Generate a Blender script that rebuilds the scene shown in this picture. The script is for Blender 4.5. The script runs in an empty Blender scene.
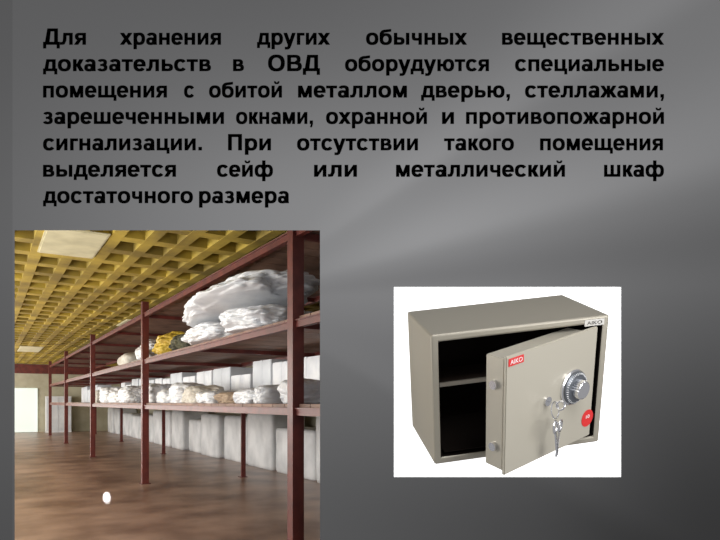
import bpy, bmesh, math, random
import numpy as np
from mathutils import Vector, Matrix, Euler, noise
random.seed(7)
scene=bpy.context.scene
scene.view_settings.view_transform='Standard'
COL=scene.collection
H=1.6; F=600.0; PX0=360.0; PY0=402.0; ZB=5.0
TH=math.atan(375/600.0); c=math.cos(TH); s=math.sin(TH)
RZ=Matrix.Rotation(TH,4,'Z')

def lin(v):
    v=v/255.0
    return v/12.92 if v<=0.04045 else ((v+0.055)/1.055)**2.4
def rgb(r,g,b): return (lin(r),lin(g),lin(b),1)

def mat(name,col,rough=0.6,metal=0.0,noise_s=None,col2=None,bump=0,emit=None,estr=0,detail=4,spec=0.5,lo=0.35,hi=0.65):
    m=bpy.data.materials.new(name); m.use_nodes=True
    nt=m.node_tree; b=nt.nodes['Principled BSDF']
    b.inputs['Base Color'].default_value=col
    b.inputs['Roughness'].default_value=rough
    b.inputs['Metallic'].default_value=metal
    b.inputs['Specular IOR Level'].default_value=spec
    if noise_s:
        tc=nt.nodes.new('ShaderNodeTexCoord'); n=nt.nodes.new('ShaderNodeTexNoise')
        n.inputs['Scale'].default_value=noise_s; n.inputs['Detail'].default_value=detail
        nt.links.new(tc.outputs['Object'],n.inputs['Vector'])
        if col2:
            r=nt.nodes.new('ShaderNodeValToRGB')
            r.color_ramp.elements[0].position=lo; r.color_ramp.elements[1].position=hi
            r.color_ramp.elements[0].color=col; r.color_ramp.elements[1].color=col2
            nt.links.new(n.outputs['Fac'],r.inputs['Fac']); nt.links.new(r.outputs['Color'],b.inputs['Base Color'])
        if bump:
            bp=nt.nodes.new('ShaderNodeBump'); bp.inputs['Strength'].default_value=bump
            nt.links.new(n.outputs['Fac'],bp.inputs['Height']); nt.links.new(bp.outputs['Normal'],b.inputs['Normal'])
    if emit:
        b.inputs['Emission Color'].default_value=emit; b.inputs['Emission Strength'].default_value=estr
    return m

def mk(name,bm,mats,M=None,parent=None,smooth=False,label=None,cat=None,kind=None,group=None,recalc=True):
    me=bpy.data.meshes.new(name)
    if recalc: bmesh.ops.recalc_face_normals(bm,faces=bm.faces[:])
    bm.to_mesh(me); bm.free()
    if not isinstance(mats,(list,tuple)): mats=[mats]
    for m in mats: me.materials.append(m)
    if smooth:
        for p in me.polygons: p.use_smooth=True
    o=bpy.data.objects.new(name,me); COL.objects.link(o)
    if parent: o.parent=parent
    if M is not None: o.matrix_local=M
    if label: o['label']=label
    if cat: o['category']=cat
    if kind: o['kind']=kind
    if group: o['group']=group
    return o

def box(bm,x0,x1,y0,y1,z0,z1,mi=0):
    vs=[bm.verts.new((x,y,z)) for x in (x0,x1) for y in (y0,y1) for z in (z0,z1)]
    idx=[(0,1,3,2),(4,6,7,5),(0,4,5,1),(2,3,7,6),(0,2,6,4),(1,5,7,3)]
    for f in idx:
        fc=bm.faces.new([vs[i] for i in f]); fc.material_index=mi
    return vs
def cyl(bm,p0,p1,r,seg=24,r2=None,mi=0):
    p0=Vector(p0);p1=Vector(p1);d=p1-p0
    M=Matrix.Translation((p0+p1)/2)@d.to_track_quat('Z','Y').to_matrix().to_4x4()
    g=bmesh.ops.create_cone(bm,cap_ends=True,segments=seg,radius1=r,radius2=r if r2 is None else r2,depth=d.length,matrix=M)
    for v in g['verts']:
        for f in v.link_faces: f.material_index=mi
def torus(bm,M,R,r,n=32,m=10):
    rings=[]
    for i in range(n):
        a=2*math.pi*i/n
        rings.append([bm.verts.new(M@Vector(((R+r*math.cos(2*math.pi*j/m))*math.cos(a),(R+r*math.cos(2*math.pi*j/m))*math.sin(a),r*math.sin(2*math.pi*j/m)))) for j in range(m)])
    for i in range(n):
        for j in range(m):
            bm.faces.new([rings[i][j],rings[(i+1)%n][j],rings[(i+1)%n][(j+1)%m],rings[i][(j+1)%m]])

# ------------------------------------------------ camera
cd=bpy.data.cameras.new('camera'); cam=bpy.data.objects.new('camera',cd); COL.objects.link(cam)
cam.location=(0,0,H); cam.rotation_euler=(math.pi/2,0,0)
cd.sensor_width=36; cd.lens=30; cd.shift_y=(PY0-270)/720.0; cd.clip_end=200
scene.camera=cam
def P(px,py,Z=ZB): return Vector(((px-PX0)/F*Z,Z,H-(py-PY0)/F*Z))

# ------------------------------------------------ slide board
def sm(a,b,x):
    t=min(1,max(0,(x-a)/(b-a))); return t*t*(3-2*t)
def bg(x,y):
    v=91
    v+=44*math.exp(-(((x-350)/300.0)**2+((y-225)/150.0)**2))
    v+=22*sm(250,720,x)*sm(360,20,y)
    ax=x-230; ay=300-y
    if ax>0:
        a=math.degrees(math.atan2(ay,ax)); w=sm(0,220,ax)
        v+=w*(14*sm(12,17,a)*(1-sm(17,30,a))+10*sm(31,35,a)*(1-sm(35,48,a))-10*sm(1,7,a)*(1-sm(7,14,a)))
        v+=w*7*sm(-32,-27,a)*(1-sm(-27,-14,a))
    v-=24*sm(330,540,y)*sm(250,720,x)
    v-=6*sm(420,540,y)
    v-=14*sm(520,720,x)*sm(230,400,y)
    if x<13: v-=6
    return max(40,v)
board_e=bpy.data.materials.new('slide_gradient'); board_e.use_nodes=True
nt=board_e.node_tree; nt.nodes.clear()
at=nt.nodes.new('ShaderNodeAttribute'); at.attribute_name='tone'
em=nt.nodes.new('ShaderNodeEmission'); ou=nt.nodes.new('ShaderNodeOutputMaterial')
nt.links.new(at.outputs['Color'],em.inputs['Color']); nt.links.new(em.outputs[0],ou.inputs['Surface'])
xs=sorted(set([-60+4*i for i in range(211)]+[14,320,13,12])); ys=sorted(set([-60+4*i for i in range(166)]+[230,546]))
bm=bmesh.new()
def sheet(bm,Z):
    grid={}
    for x in xs:
        for y in ys:
            p=P(x,y); grid[(x,y)]=bm.verts.new((p.x,Z,p.z))
    for i in range(len(xs)-1):
        for j in range(len(ys)-1):
            mx=(xs[i]+xs[i+1])/2; my=(ys[j]+ys[j+1])/2
            if 14<mx<320 and 230<my<546: continue
            bm.faces.new([grid[(xs[i],ys[j])],grid[(xs[i],ys[j+1])],grid[(xs[i+1],ys[j+1])],grid[(xs[i+1],ys[j])]])
    bmesh.ops.delete(bm,geom=[v for v in bm.verts if not v.link_faces],context='VERTS')
sheet(bm,ZB)
ex=bmesh.ops.extrude_face_region(bm,geom=bm.faces[:],use_keep_orig=True)
bmesh.ops.translate(bm,vec=(0,0.01,0),verts=[e for e in ex['geom'] if isinstance(e,bmesh.types.BMVert)])
board=mk('presentation_board',bm,board_e,label='grey gradient presentation board with black text and a picture opening',cat='presentation slide')
lay=board.data.color_attributes.new('tone','FLOAT_COLOR','POINT')
for i,v in enumerate(board.data.vertices):
    px=PX0+v.co.x*F/ZB; py=PY0-(v.co.z-H)*F/ZB
    g=lin(bg(px,py)); lay.data[i].color=(g,g,g*1.02,1)

# ---------------- lettering: bold sans glyphs drawn as strokes
black=mat('black_print',(0.002,0.002,0.002,1),0.9,spec=0.05)
def R(a,b,c_,d): return [[(a,b),(c_,b),(c_,d),(a,d)]]
def PL(*p): return [list(p)]
def ST(xb,yb,xt,yt,w): return [[(xb,yb),(xb+w,yb),(xt+w,yt),(xt,yt)]]
def A(cx,cy,rx,ry,a0,a1,tx=140,ty=108):
    n=max(6,int(abs(a1-a0)/10)); out=[]
    pts=[]
    e=0.86   # slightly squarish curves, like a grotesque face
    for i in range(n+1):
        a=math.radians(a0+(a1-a0)*i/n); C=math.cos(a); S_=math.sin(a)
        C=math.copysign(abs(C)**e,C); S_=math.copysign(abs(S_)**e,S_)
        pts.append(((cx+rx*C,cy+ry*S_),(cx+(rx-tx)*C,cy+(ry-ty)*S_)))
    for i in range(n): out.append([pts[i][0],pts[i+1][0],pts[i+1][1],pts[i][1]])
    return out
soft=R(67,0,204,519)+A(330,162,200,162,-90,90,140,102)+R(67,0,331,102)+R(67,222,331,324)
ii=R(67,0,197,519)+R(413,0,543,519)+PL((197,0),(197,175),(413,519),(413,344))
sha=R(67,0,200,519)+R(363,0,497,519)+R(660,0,793,519)+R(67,0,793,108)
G={
'о':(611,A(305,260,270,271,0,360,142,110)),
'с':(556,A(295,260,262,271,38,322,142,110)),
'е':(556,A(278,260,252,271,0,322,142,110)+R(60,212,530,300)),
'а':(556,A(277,350,223,181,0,155,137,105)+R(363,40,500,352)+PL((368,0),(512,0),(500,80),(363,80))+A(238,152,203,164,0,360,135,100)),
'р':(611,R(67,-200,204,519)+A(325,260,252,271,0,360,140,110)),
'б':(611,A(305,245,270,257,0,360,140,108)+R(35,245,168,430)+A(330,430,295,235,92,180,130,108)+PL((318,556),(540,590),(540,690),(318,665))),
'в':(575,R(67,0,204,519)+A(310,380,185,139,-90,90,130,92)+R(67,427,311,519)+A(335,152,205,152,-90,90,138,96)+R(67,0,336,96)+R(67,218,336,304)),
'г':(410,R(67,0,204,519)+R(67,411,400,519)),
'д':(605,R(10,0,600,106)+R(10,-145,122,20)+R(488,-145,600,20)+R(395,0,530,519)+R(150,413,530,519)+PL((150,519),(275,519),(215,100),(75,100))),
'ж':(720,R(295,0,425,519)+ST(195,240,15,519,150)+ST(0,0,200,290,160)+ST(375,240,555,519,150)+ST(560,0,360,290,160)),
'з':(500,A(235,380,195,151,-80,155,130,96)+A(235,152,215,164,-155,80,134,98)+R(160,226,290,310)),
'и':(610,ii),'й':(610,ii+A(305,715,120,115,180,360,62,62)),
'к':(510,R(67,0,204,519)+ST(190,230,335,519,158)+ST(345,0,185,290,168)),
'л':(605,R(405,0,540,519)+R(150,411,540,519)+PL((150,519),(280,519),(268,190),(134,190))+R(10,0,120,108)+PL((105,0),(190,20),(268,192),(134,192),(105,108))),
'м':(720,R(67,0,192,519)+R(528,0,653,519)+PL((67,519),(230,519),(425,0),(295,0))+PL((653,519),(490,519),(295,0),(425,0))),
'н':(605,R(67,0,204,519)+R(401,0,538,519)+R(204,208,401,318)),
'п':(605,R(67,0,204,519)+R(401,0,538,519)+R(67,411,538,519)),
'т':(490,R(177,0,313,519)+R(15,411,475,519)),
'у':(556,ST(205,-20,8,519,148)+PL((400,519),(546,519),(345,-50),(205,-50))+PL((205,-45),(345,-45),(290,-160),(210,-208),(150,-212))+R(70,-212,215,-108)),
'ф':(890,R(377,-200,513,716)+A(275,260,240,271,0,360,138,108)+A(615,260,240,271,0,360,138,108)),
'х':(556,ST(8,0,382,519,165)+ST(382,0,8,519,165)),
'ц':(625,R(67,0,204,519)+R(401,0,538,519)+R(67,0,538,108)+R(503,-145,615,108)),
'ч':(560,R(360,0,497,519)+R(60,335,195,519)+A(222,337,162,152,180,270,135,105)+R(220,185,400,290)),
'ш':(860,sha),'щ':(885,sha+R(765,-145,877,108)),
'ь':(560,soft),'ы':(815,soft+R(610,0,747,519)),
'ю':(840,R(67,0,204,519)+R(204,208,345,318)+A(560,260,250,271,0,360,140,110)),
'я':(560,R(370,0,505,519)+A(240,360,195,159,90,270,138,100)+R(239,419,505,519)+R(239,201,400,301)+ST(15,0,165,235,158)),
'.':(278,R(70,0,210,140)),',':(278,R(70,0,210,140)+PL((140,0),(210,0),(160,-150),(85,-150))),
'Д':(730,R(10,0,715,118)+R(10,-165,130,20)+R(595,-165,715,20)+R(488,0,635,716)+R(195,598,635,716)+PL((195,716),(335,716),(270,110),(95,110))),
'О':(778,A(389,358,345,370,0,360,150,122)),
'В':(722,R(73,0,220,716)+A(405,522,215,194,-90,90,145,112)+R(73,604,406,716)+A(430,205,245,205,-90,90,150,118)+R(73,0,431,118)+R(73,308,431,410)),
'П':(718,R(73,0,218,716)+R(500,0,645,716)+R(73,594,645,716)),
}
def word_polys(w):
    x=0; out=[]
    for ch in w:
        adv,ps=G[ch]
        for p_ in ps: out.append([(x+a,b) for a,b in p_])
        x+=adv
    return out
LINES=[(45,[('Для',43,86),('хранения',120,221),('других',257,330),('обычных',366,467),('вещественных',502,664)]),
(71.4,[('доказательств',43,211),('в',233,244),('ОВД',268,320),('оборудуются',345,489),('специальные',515,664)]),
(97.8,[('помещения',43,167),('с',184,194),('обитой',209,282),('металлом',298,407),('дверью,',421,510),('стеллажами,',525,664)]),
(124.2,[('зарешеченными',43,224),('окнами,',236,313),('охранной',326,427),('и',442,454),('противопожарной',466,664)]),
(150.6,[('сигнализации.',43,202),('При',228,271),('отсутствии',297,418),('такого',444,514),('помещения',540,663)]),
(177,[('выделяется',43,176),('сейф',217,273),('или',314,357),('металлический',396,565),('шкаф',604,664)]),
(203.4,[('достаточного',43,193),('размера',199,289)])]
for base,words in LINES:
    for w,x0,x1 in words:
        ps=word_polys(w); bx0=min(a for q in ps for a,_ in q); bx1=max(a for q in ps for a,_ in q)
        sx=(x1-x0-0.5)/(bx1-bx0); sy=16.0/716
        tot=bmesh.new()
        for hx,hy in ((0,0.22),(0.5,-0.22),(0,-0.22),(0.5,0.22)):
            for k,q in enumerate(ps):
                fc=tot.faces.new([tot.verts.new(P(x0+hx+(a-bx0)*sx,base-0.4+hy-b*sy,ZB-0.005-0.00002*(k%7))) for a,b in q])
                fc.normal_update()
                if fc.normal.y>0: fc.normal_flip()
        mk('word',tot,black,parent=board,recalc=False)
def text_bm(body,extrude=0.01):
    cu=bpy.data.curves.new('t','FONT'); cu.body=body; cu.size=1; cu.extrude=extrude; cu.resolution_u=4
    ob=bpy.data.objects.new('t',cu); COL.objects.link(ob)
    dg=bpy.context.evaluated_depsgraph_get(); dg.update()
    me=bpy.data.meshes.new_from_object(ob.evaluated_get(dg))
    b=bmesh.new(); b.from_mesh(me)
    bpy.data.objects.remove(ob); bpy.data.meshes.remove(me)
    return b
def bounds(b):
    X=[v.co.x for v in b.verts]; Y=[v.co.y for v in b.verts]
    return min(X),max(X),min(Y),max(Y)

# ------------------------------------------------ warehouse materials
m_post=mat('maroon_paint',rgb(112,50,42),0.45,noise_s=6,col2=rgb(88,38,34))
m_deck=mat('deck_wood',rgb(150,116,98),0.6,noise_s=3,col2=rgb(112,84,70))
m_floor=mat('floor_concrete',rgb(170,140,122),0.36,noise_s=1.1,col2=rgb(112,86,73),detail=15,lo=0.34,hi=0.66,spec=0.6)
m_wall=mat('wall_plaster',rgb(190,186,164),0.8,noise_s=1.5,col2=rgb(170,164,142))
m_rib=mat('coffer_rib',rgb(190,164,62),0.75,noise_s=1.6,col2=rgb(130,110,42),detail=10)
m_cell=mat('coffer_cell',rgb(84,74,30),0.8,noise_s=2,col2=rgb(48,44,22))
m_lamp=mat('lamp_panel',rgb(206,198,160),0.6,emit=(1,0.93,0.68,1),estr=0.1,noise_s=3,col2=rgb(180,172,134))
m_white=mat('white_plastic',rgb(240,241,242),0.42,noise_s=3,col2=rgb(214,217,222),bump=0.25,detail=8)
m_cream=mat('cream_cloth',rgb(224,220,210),0.7,noise_s=6,col2=rgb(198,192,180),bump=0.2)
m_yel=mat('yellow_plastic',rgb(214,186,70),0.5,noise_s=6,col2=rgb(190,156,56),bump=0.2)
m_green=mat('olive_cloth',rgb(90,88,66),0.8,noise_s=8,col2=rgb(54,56,48))
m_brown=mat('cardboard',rgb(170,150,128),0.8,noise_s=4,col2=rgb(146,124,104))
m_cab=mat('white_carton',rgb(222,226,230),0.5,noise_s=2,col2=rgb(204,208,214))
m_wrap=mat('stretch_wrap',rgb(222,223,224),0.5,noise_s=1.5,col2=rgb(184,186,188),bump=0.06)
m_glow=mat('panel_glow',rgb(216,226,220),0.3,emit=(0.86,0.95,0.9,1),estr=0.42)  # emission gives the far cupboard spot its bright white look

XW=5.0*H*c; XL=-3.0; DF=36.0; CZ=H+1.25*H; YN=ZB+0.06
def W(X,D,z=0): return Vector((X*c-D*s, X*s+D*c, z))
def cut(bm):
    n=Vector((s,c,0)); co=n*YN
    bmesh.ops.bisect_plane(bm,geom=bm.verts[:]+bm.edges[:]+bm.faces[:],plane_co=co,plane_no=n,clear_inner=True)
bm=bmesh.new(); box(bm,XL,XW,-3,DF,-0.1,0); cut(bm); mk('floor',bm,m_floor,RZ,kind='structure')
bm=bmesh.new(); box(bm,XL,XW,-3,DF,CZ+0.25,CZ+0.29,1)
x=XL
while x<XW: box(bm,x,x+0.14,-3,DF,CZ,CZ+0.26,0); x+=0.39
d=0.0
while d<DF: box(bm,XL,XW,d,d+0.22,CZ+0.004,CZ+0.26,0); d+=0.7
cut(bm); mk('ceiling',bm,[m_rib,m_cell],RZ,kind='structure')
bm=bmesh.new(); box(bm,XL-0.1,XW+0.1,DF,DF+0.1,-0.1,CZ+0.2); mk('wall_back',bm,m_wall,RZ,kind='structure')
bm=bmesh.new(); box(bm,XW,XW+0.1,-3,DF,-0.1,CZ+0.2); cut(bm); mk('wall_right',bm,m_wall,RZ,kind='structure')
bm=bmesh.new(); box(bm,XL-0.1,XL,-3,DF,-0.1,CZ+0.2); cut(bm); mk('wall_left',bm,m_wall,RZ,kind='structure')
bm=bmesh.new(); box(bm,XL,XW,DF-0.06,DF,CZ-0.5,CZ-0.02); mk('trim_1',bm,m_post,RZ,kind='structure')
bm=bmesh.new(); box(bm,1.0,2.3,DF-0.05,DF-0.02,0.1,2.25); box(bm,0.94,2.36,DF-0.08,DF-0.001,2.25,2.33); box(bm,0.94,2.36,DF-0.08,DF-0.001,0.02,0.1); box(bm,0.94,1.0,DF-0.08,DF-0.001,0.1,2.25); box(bm,2.3,2.36,DF-0.08,DF-0.001,0.1,2.25)
mk('glow_panel_1',bm,m_glow,RZ,kind='structure')  # added glowing framed panel in place of a white cupboard

def posZ(px,X): 
    off=px+15.0; Z=F*X/(c*off); return Z,(Z-X*s)/c,off
# ------------------------------------------------ rack
XF=1.96*H*c; XR=XF*1.75
zl=1.55; zm=2.43; zt=3.34; zp=3.56
D0=(6.0-XF*s)/c; DD=5.70/c
Ds=[D0+DD*i for i in range(5)]
DS=D0-0.85; DE=Ds[-1]+0.3
rack=bpy.data.objects.new('storage_rack',None); COL.objects.link(rack)
rack.matrix_world=RZ@Matrix.Translation((XF,D0,0))
rack['label']='long three-tier storage rack with dark red steel posts and wooden decks'; rack['category']='storage rack'
def loc(X,D,z=0): return Matrix.Translation((X-XF,D-D0,z))
def post_bm(w=0.15,t=0.03,h=zp):
    bm=bmesh.new(); box(bm,0,w,0,t,0.012,h); box(bm,0,t,t+0.0005,w,0.012,h); box(bm,-0.03,w+0.03,-0.03,w+0.03,0,0.012)
    for k in range(1,int(h/0.3)): 
        cyl(bm,(w*0.6,-0.004,k*0.3),(w*0.6,0.002,k*0.3),0.012,8)
    return bm
for i,D in enumerate(Ds):
    mk('post',post_bm(0.125),m_post,loc(XF-0.065,D),rack)
    bm=post_bm(0.1,h=zt-0.02); bmesh.ops.scale(bm,vec=(-1,1,1),verts=bm.verts); mk('post',bm,m_post,loc(XR+0.06,D),rack)
for z in (zl,zm,zt):
    for X,t in ((XF-0.03,0.06),(XR-0.03,0.06)):
        bm=bmesh.new(); box(bm,0,t,DS-D0,DE-D0,z-0.085,z-0.02); box(bm,-0.015,t+0.015,DS-D0,DE-D0,z-0.02,z-0.008)
        mk('beam',bm,m_post,Matrix.Translation((X-XF,0,0)),rack)
    bm=bmesh.new(); d=DS
    k=0
    while d<DE-0.01:
        e=min(d+0.3,DE); box(bm,0.005,XR-XF+0.1,d-D0+0.006,e-D0-0.006,z-0.007+0.001*(k%2),z+0.03); d=e; k+=1
    mk('shelf_deck',bm,m_deck,Matrix.Translation((0,0,0)),rack)
    for D in Ds:
        for q in (0,0.5):
            DDD=D+q*DD
            if DDD>DE: continue
            bm=bmesh.new(); box(bm,0.04,XR-XF-0.04,DDD-D0+0.04,DDD-D0+0.1,z-0.085,z-0.02); mk('cross_beam',bm,m_post,Matrix.Identity(4),rack)

# ------------------------------------------------ bags
def bag(name,X,D,z,rx,ry,rz,m,label,cat,seed,group,fold=0.2,tilt=0.0,ex=2.8,flat=0.72,crease=0.0):
    bm=bmesh.new(); bmesh.ops.create_icosphere(bm,subdivisions=6 if crease else 5,radius=1)
    o=Vector((seed*3.1,seed*1.7,seed))
    for v in bm.verts:
        n=v.co.normalized()
        k=1.0/((abs(n.x)**ex+abs(n.y)**ex+abs(n.z)**ex)**(1/ex))
        q=Vector((n.x*1.0,n.y*1.6,n.z*1.2))
        f=k*(1+fold*noise.noise(n*1.3+o)+fold*0.35*(abs(noise.noise(n*3+o))-0.2)+0.08*fold*noise.noise(n*9+o)
             +crease*(1.1*(abs(noise.noise(q*1.8+o*2))-0.22)+0.5*(abs(noise.noise(q*4+o))-0.2)))
        p=n*f
        v.co=Vector((p.x*rx,p.y*ry,max(-flat,p.z)*rz))
        v.co.z+=tilt*v.co.y
    mn=min(v.co.z for v in bm.verts)
    for v in bm.verts: v.co.z-=mn
    return mk(name,bm,m,RZ@Matrix.Translation((X,D,z)),smooth=True,label=label,cat=cat,group=group)
def bag_px(px,X,wpx,hpx,z,m,label,seed,name='sack',cat='sack',rx=0.40,group=None,zoff=0,**k):
    Z,D,off=posZ(px,X)
    ry=wpx/2*Z/(off*c); rz=hpx/2*Z/F/0.86
    return bag(name,X,D,z+0.031+zoff,rx,ry*0.93,rz,m,label,cat,seed,group,**k)
G1='sacks on the middle shelf deck'
X1=XF+0.36
bag_px(244,X1-0.09,82,21,zm,m_white,'large long white plastic sack slumped over other sacks',1,group=G1,zoff=0.24,rx=0.64,tilt=-0.075,fold=0.16,crease=0.16)
bag_px(268,X1-0.04,47,22,zm,m_white,'full white plastic sack lying on the shelf',2,group=G1,rx=0.5,fold=0.14,crease=0.17)
bag_px(225,X1-0.04,37,17,zm,m_white,'flattened white plastic sack lying on the shelf',3,group=G1,rx=0.5,fold=0.14,crease=0.17)
bag_px(197,X1+0.05,16,18,zm,m_green,'small dark olive cloth bundle among sacks',4,group=G1,crease=0.15)
bag_px(177,X1+0.02,15,22,zm,m_yel,'small yellow plastic bag',5,group=G1,crease=0.15)
bag_px(160,X1+0.05,13,20,zm,m_white,'small white plastic bag beside a yellow bag',6,group=G1,crease=0.15)
bag_px(137,X1+0.1,10,13,zm,m_cream,'small cream bundle on the shelf',7,group=G1)
bag_px(306,X1+1.1,34,30,zm,m_white,'white plastic sack lying on the shelf',8,group=G1,crease=0.15)
G2='bundles on the lower shelf deck'
low=[(104,8,12,m_cream),(113,8,15,m_white),(122,9,12,m_white),(133,10,16,m_white),(160,11,19,m_white),(174,11,14,m_white),(188,13,20,m_white),(203,14,17,m_cream),(220,18,12,m_white),(240,20,11,m_brown),(260,19,15,m_white),(278,10,18,m_white),(310,22,24,m_white)]
for i,(px,w,h,m) in enumerate(low):
    nm={m_cream:'cream cloth bundle',m_white:'white plastic-wrapped bundle',m_brown:'flattened pale brown bundle'}[m]
    bag_px(px,X1+0.04,w,h,zl,m,nm+' on the lower shelf',20+i,name='bundle',cat='bundle',group=G2,rx=0.29,ex=4,fold=0.16,crease=0.12)
def carton(X,D,z,w,d,h,m,label,group):
    bm=bmesh.new(); box(bm,-w/2,w/2,-d/2,d/2,0,h)
    bmesh.ops.bevel(bm,geom=bm.edges[:],offset=0.012,segments=2,affect='EDGES')
    box(bm,-w/2-0.003,w/2+0.003,-0.03,0.03,-0.0,h+0.003)
    mk('carton',bm,m,RZ@Matrix.Translation((X,D,z)),label=label,cat='box',group=group)
rr=random.Random(3)
d=DS+0.1
while d<DE-1:
    h=rr.uniform(0.5,0.74); w=rr.uniform(0.6,1.1)
    carton(XR-0.42,d+w/2,zl+0.031,0.55,w,h,rr.choice([m_cab,m_cab,m_white]),'pale storage carton at the back of a shelf','cartons on the lower shelf deck')
    d+=w+rr.uniform(0.04,0.14)
d=5.3; i=0
while d<DF-2:
    L=rr.uniform(1.1,2.6); h=rr.uniform(0.95,1.4)
    if d<10: h=rr.uniform(1.35,1.5)
    bag('wrapped_stack',XW-0.72+rr.uniform(-0.1,0.1),d+L/2,0.0,0.45,L/2*0.98,h/1.88,m_wrap,'tall stack of goods wrapped in white film on the floor','wrapped goods',60+i,'wrapped stacks along the wall',fold=0.025,ex=16,flat=0.9)
    d+=L+rr.uniform(0.06,0.25); i+=1
for X,w,h in ((2.7,1.2,1.9),):
    r=bpy.data.objects.new('wardrobe',None); COL.objects.link(r); r.matrix_world=RZ@Matrix.Translation((X,DF-0.8,0))
    r['label']='tall white cupboard against the far wall'; r['category']='cupboard'
    bm=bmesh.new(); box(bm,0,w,0,0.6,0,h); mk('body',bm,m_white,Matrix.Identity(4),r)
    for k in (0,1):
        bm=bmesh.new(); box(bm,k*w/2+0.02,(k+1)*w/2-0.02,-0.03,-0.001,0.1,h-0.05); mk('door',bm,m_cab,Matrix.Identity(4),r)
for (px,py,wpx,hpx) in ((72,243,60,24),(132,323,22,6),(30,349,22,5)):
    Z=F*1.25*H/(PY0-py); X=(px+15)*c*Z/F; D=(Z-X*s)/c
    w=wpx*Z/F*c; dl=hpx/(PY0-py)*Z/c
    bm=bmesh.new(); box(bm,-w/2,w/2,-dl/2,dl/2,-0.02,0.0); box(bm,-w/2-0.02,w/2+0.02,-dl/2-0.02,dl/2+0.02,-0.012,0.0005)
    mk('ceiling_light',bm,m_lamp,RZ@Matrix.Translation((X,D,CZ-0.001)),label='cream rectangular light panel on the coffered ceiling',cat='ceiling light',group='ceiling light panels')
def area(loc,rot,sx,sy,e,col=(1,1,1)):
    l=bpy.data.lights.new('area','AREA'); l.shape='RECTANGLE'; l.size=sx; l.size_y=sy; l.energy=e; l.color=col
    o=bpy.data.objects.new('area_light',l); COL.objects.link(o); o.matrix_world=Matrix.Translation(loc)@rot
    return o
for D,e in ((8,290),(16,290),(25,350),(32,340)):
    M=RZ@Matrix.Rotation(math.radians(-90),4,'Y')
    area(W(-2.8,D,1.9),M,2.4,5,e,(1,0.98,0.95))
for D,e in ((6,88),(11,88),(17,92),(24,105),(31,95)):
    l=bpy.data.lights.new('point','POINT'); l.energy=e; l.shadow_soft_size=0.3; l.color=(1,0.96,0.88)
    o=bpy.data.objects.new('point_light',l); COL.objects.link(o); o.location=W(-1.0,D,2.0)
l=bpy.data.lights.new('spot','SPOT'); l.energy=150; l.spot_size=math.radians(1.25); l.spot_blend=0.9; l.shadow_soft_size=0.01  # added narrow spot, puts a small bright patch on the floor
o=bpy.data.objects.new('spot_light',l); COL.objects.link(o)
tgt=P(107,497,960/95.0); src=tgt+Vector((-2.6,6.0,0.6)); o.location=src; o.rotation_euler=(tgt-src).to_track_quat('-Z','Y').to_euler()
w=bpy.data.worlds.new('world'); scene.world=w; w.use_nodes=True
w.node_tree.nodes['Background'].inputs[0].default_value=(0.6,0.6,0.62,1); w.node_tree.nodes['Background'].inputs[1].default_value=0.6

# ------------------------------------------------ white card
m_card=mat('white_glow_card',(0.9,0.9,0.9,1),0.9,emit=(1,1,1,1),estr=1.0)  # glows by itself so card and support shelf stay shadowless white
bm=bmesh.new()
a=P(394,287,ZB-0.012); b=P(621,477,ZB-0.012)
box(bm,a.x,b.x,ZB-0.012,ZB-0.001,b.z,a.z)
mk('backing_card',bm,m_card,label='plain white rectangular card mounted on the grey board',cat='card')

# ------------------------------------------------ safe pose
obs={(0,0,1):(431,336),(1,0,1):(606,323),(1,0,0):(604,441),(0,0,0):(436,459),(0,1,1):(406,305),(1,1,1):(562,290),(0,1,0):(411,434)}
SW=1.15
def Rm(p):
    return Matrix.Rotation(p[0],3,'X')@Matrix.Rotation(p[1],3,'Y')@Matrix.Rotation(p[2],3,'Z')
def res(p):
    Rr=Rm(p); T=Vector(p[3:6]); out=[]
    for k,(u,v) in obs.items():
        q=Rr@Vector((k[0]*SW,k[1]*p[7],k[2]*p[6]))+T
        out+= [PX0+F*q.x/q.y-u, PY0-F*(q.z-H)/q.y-v]
    out.append((p[7]-0.8)*3)
    return np.array(out)
p=np.array([0.35,0,0.3,0.5,3.9,1.25,0.8,0.85]); lam=1.0; r=res(p)
for it in range(400):
    J=np.zeros((len(r),8))
    for i in range(8):
        q=p.copy(); q[i]+=1e-5; J[:,i]=(res(q)-r)/1e-5
    AA=J.T@J; st=np.linalg.solve(AA+lam*np.diag(np.diag(AA)+1e-9),-J.T@r)
    r2=res(p+st)
    if r2@r2<r@r: p=p+st; r=r2; lam=max(lam/3,1e-8)
    else: lam*=4
    if lam>1e12: break
SH=float(p[6]); SD=float(p[7])
MS=Matrix.Translation(Vector(p[3:6]))@Rm(p).to_4x4()
def proj(v): q=MS@Vector(v); return (PX0+F*q.x/q.y, PY0-F*(q.z-H)/q.y, q.y)
t=0.07
Hd=SH-2*t+0.01
best=None
for ph in range(10,100):
    f=math.radians(ph)
    for wi in range(55,94):
        wd=SW*wi/100
        q=proj((SW-t-wd*math.cos(f),-wd*math.sin(f),t+Hd)); q2=proj((SW-t-wd*math.cos(f),-wd*math.sin(f),t))
        e=(q[0]-506)**2+(q[1]-357)**2+(q2[0]-506)**2+(q2[1]-474)**2
        if best is None or e<best[0]: best=(e,ph,wd)
phi=math.radians(best[1]); Wd=best[2]

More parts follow.
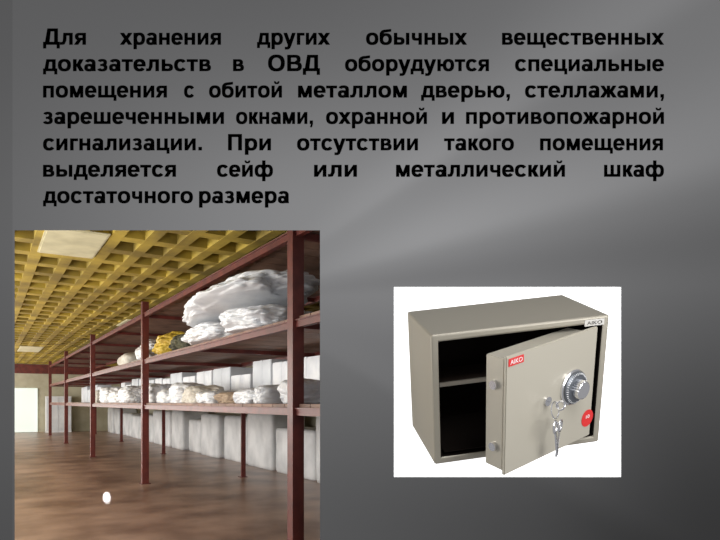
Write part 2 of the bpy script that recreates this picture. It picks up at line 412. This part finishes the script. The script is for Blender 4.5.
m_safe=mat('champagne_paint',rgb(158,152,138),0.4,0.25,noise_s=220,bump=0.04)
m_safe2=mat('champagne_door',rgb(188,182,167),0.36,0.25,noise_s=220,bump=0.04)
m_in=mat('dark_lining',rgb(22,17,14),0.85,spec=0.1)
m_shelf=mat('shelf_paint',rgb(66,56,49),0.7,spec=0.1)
m_edge=mat('shelf_edge',rgb(176,168,154),0.5)
m_chr=mat('chrome',(0.78,0.78,0.8,1),0.22,1.0)
m_dial=mat('dial_grey',rgb(104,108,114),0.35,0.6)
m_red=mat('red_label',rgb(200,40,40),0.5,emit=rgb(200,40,40),estr=0.15)
m_wt=mat('white_print',rgb(240,240,240),0.5)
m_pl=mat('plate_grey',rgb(205,202,196),0.5)
m_dk=mat('dark_print',rgb(70,66,62),0.5)
safe=bpy.data.objects.new('safe',None); COL.objects.link(safe); safe.matrix_world=MS
safe['label']='champagne-grey steel safe with open door, combination dial and keys'; safe['category']='safe'
bm=bmesh.new(); box(bm,0,SW,0,SD,0,SH)
bm.normal_update(); bmesh.ops.recalc_face_normals(bm,faces=bm.faces[:])
fr=[f for f in bm.faces if f.normal.y<-0.9][0]
bmesh.ops.inset_region(bm,faces=[fr],thickness=t,depth=0)
ex=bmesh.ops.extrude_face_region(bm,geom=[fr])
nv=[e for e in ex['geom'] if isinstance(e,bmesh.types.BMVert)]
bmesh.ops.translate(bm,vec=(0,SD-0.06,0),verts=nv)
if fr.is_valid: bmesh.ops.delete(bm,geom=[fr],context='FACES')
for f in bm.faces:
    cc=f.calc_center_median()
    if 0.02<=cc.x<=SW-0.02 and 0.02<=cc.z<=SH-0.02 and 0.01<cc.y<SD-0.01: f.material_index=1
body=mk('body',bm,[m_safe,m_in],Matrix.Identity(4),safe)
bv=body.modifiers.new('b','BEVEL'); bv.width=0.014; bv.segments=3; bv.limit_method='ANGLE'
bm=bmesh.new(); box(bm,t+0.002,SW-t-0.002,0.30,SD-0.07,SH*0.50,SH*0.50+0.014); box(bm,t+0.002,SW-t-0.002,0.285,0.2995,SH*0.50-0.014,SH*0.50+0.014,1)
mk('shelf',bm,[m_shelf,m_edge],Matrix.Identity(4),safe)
bm=bmesh.new(); box(bm,t+0.003,SW-t-0.003,0.02,SD-0.065,t+0.001,t+0.006); mk('floor_sheet',bm,m_in,Matrix.Identity(4),safe,label='black sheet over the safe floor')  # thin near-black sheet covering the floor inside the safe
def textpart(body_s,w,h,m,M,parent,name='text'):
    b=text_bm(body_s,0.01); x0,x1,y0,y1=bounds(b)
    for v in b.verts: v.co=Vector(((v.co.x-x0)/(x1-x0)*w-w/2,-0.0015 if v.co.z>0 else 0,(v.co.y-y0)/(y1-y0)*h-h/2))
    return mk(name,b,m,M,parent)
bm=bmesh.new(); box(bm,-0.065,0.065,-0.002,0,-0.02,0.02)
npl=mk('nameplate',bm,m_pl,Matrix.Translation((SW-0.10,-0.001,SH-0.038)),safe,label='small pale nameplate')
textpart('AIKO',0.1,0.022,m_dk,Matrix.Translation((0,-0.0025,0)),npl,'lettering')
MD=Matrix.Translation((SW-t-0.003,-0.003,t-0.005))@Matrix.Rotation(phi,4,'Z')
MW=(MS@MD).inverted()
def face(px,py,y=0.0):
    o=MW@Vector((0,0,H)); q=MW@Vector(((px-PX0)/F,1,H-(py-PY0)/F)); dd=q-o
    k=(y-o.y)/dd.y; r=o+dd*k; return r.x,r.z
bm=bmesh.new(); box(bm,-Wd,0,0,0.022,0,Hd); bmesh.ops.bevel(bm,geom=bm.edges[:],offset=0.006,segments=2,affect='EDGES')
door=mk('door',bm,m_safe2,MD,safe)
bm=bmesh.new(); box(bm,-Wd+0.008,-0.08,0.0225,0.165,0.02,Hd-0.02); bmesh.ops.bevel(bm,geom=bm.edges[:],offset=0.006,segments=2,affect='EDGES')
mk('lock_housing',bm,m_safe2,Matrix.Identity(4),door)
for zz in (0.22,0.75):
    bm=bmesh.new(); cyl(bm,(-Wd-0.014,0.09,Hd*zz),(-Wd+0.03,0.09,Hd*zz),0.027,20); mk('locking_bolt',bm,m_chr,Matrix.Identity(4),door,smooth=False,label='round chrome locking bolt')
dx,dz=face(576,388,-0.03)
_,z2=face(576,371,-0.03); DR=z2-dz
bm=bmesh.new()
n=48; prof=[(1.0,0.0),(1.0,-0.012),(0.92,-0.018),(0.92,-0.03),(0.76,-0.042),(0.5,-0.046),(0.5,-0.085),(0.44,-0.092),(0.0,-0.092)]
rings=[]
for (R_,y) in prof:
    ring=[]
    for i in range(n):
        a=2*math.pi*i/n; k=R_*DR
        if abs(R_-0.5)<1e-6: k*=(1+0.05*(1 if i%2 else -1))
        ring.append(bm.verts.new((dx+k*math.cos(a),y,dz+k*math.sin(a))))
    rings.append(ring)
for q in range(len(rings)-1):
    for i in range(n): 
        f=bm.faces.new([rings[q][i],rings[q][(i+1)%n],rings[q+1][(i+1)%n],rings[q+1][i]])
        if q in (2,3,4): f.material_index=1
for i in range(40):
    a=2*math.pi*i/40; R0=DR*0.86; L=DR*(0.08 if i%5 else 0.13)
    p0=Vector((dx+R0*math.cos(a),-0.036,dz+R0*math.sin(a))); p1=Vector((dx+(R0-L)*math.cos(a),-0.042,dz+(R0-L)*math.sin(a)))
    cyl(bm,p0,p1,0.002,6,mi=2)
bmesh.ops.remove_doubles(bm,verts=bm.verts,dist=0.0001)
mk('combination_dial',bm,[m_chr,m_dial,m_wt],Matrix.Identity(4),door,label='round chrome combination dial')
kx,kz=face(547,401,0)
bm=bmesh.new(); cyl(bm,(kx,0,kz),(kx,-0.012,kz),0.03,24); mk('keyhole_plate',bm,m_chr,Matrix.Identity(4),door)
def key_bm():
    bm=bmesh.new(); torus(bm,Matrix.Rotation(math.pi/2,4,'X'),0.027,0.006,24,8)
    box(bm,-0.005,0.005,-0.004,0.004,-0.15,-0.026)
    for q in (0.145,0.125,0.11): box(bm,0.004,0.02,-0.003,0.003,-q,-q+0.009)
    return bm
mk('key',key_bm(),m_chr,Matrix.Translation((kx,-0.10,kz))@Matrix.Rotation(math.radians(90),4,'X')@Matrix.Rotation(math.radians(60),4,'Z'),door)
rx_,rz_=face(555,410,-0.10)
bm=bmesh.new(); torus(bm,Matrix.Translation((rx_,-0.10,rz_))@Matrix.Rotation(math.radians(75),4,'X')@Matrix.Rotation(math.radians(15),4,'Y'),0.05,0.004,32,8)
mk('key_ring',bm,m_chr,Matrix.Identity(4),door)
for ang,off,(qx,qy) in ((6,0.0,(560,426)),(-10,0.014,(555,427))):
    X_,Z_=face(qx,qy,-0.10-off)
    mk('key',key_bm(),m_chr,Matrix.Translation((X_,-0.10-off,Z_))@Matrix.Rotation(math.radians(ang),4,'Y')@Matrix.Rotation(math.radians(25),4,'Z')@Matrix.Scale(1.35,4),door)
def rad(px,py,r): return face(px,py-r)[1]-face(px,py)[1]
lx,lz=face(516,360.5); w_=abs(face(523.5,360)[0]-face(508.5,360)[0]); h_=rad(516,360,3.8)*2
bm=bmesh.new(); box(bm,-w_/2,w_/2,-0.002,0,-h_/2,h_/2); lb=mk('label_sticker',bm,m_red,Matrix.Translation((lx,-0.001,lz)),door,label='red rectangular sticker with white lettering')
textpart('AIKO',w_*0.8,h_*0.6,m_wt,Matrix.Translation((0,-0.0025,0)),lb,'lettering')
lx,lz=face(587,418); h_=rad(587,418,8)
bm=bmesh.new(); cyl(bm,(0,0,0),(0,-0.002,0),h_,32); lb=mk('round_sticker',bm,m_red,Matrix.Translation((lx,-0.001,lz)),door,label='round red sticker with white lettering')
textpart('10',h_*0.6,h_*0.4,m_wt,Matrix.Translation((0,-0.003,h_*0.2)),lb,'lettering')
bm=bmesh.new()
box(bm,0.02,SW-0.02,0.02,SD+0.02,-0.03,-0.002)
for xx in (0.15,SW-0.2): box(bm,xx,xx+0.05,0.1,SD,-0.09,-0.03)
mk('support_shelf',bm,m_card,MS,label='white tilted support shelf under the safe',cat='shelf')
area(Vector((1.6,0.6,4.4)),Vector((-0.3,-3.4,2.8)).to_track_quat('Z','Y').to_matrix().to_4x4(),2,2,115)
area(Vector((3.0,1.5,1.8)),Vector((1.8,-2.6,0.2)).to_track_quat('Z','Y').to_matrix().to_4x4(),1.5,1.5,58)
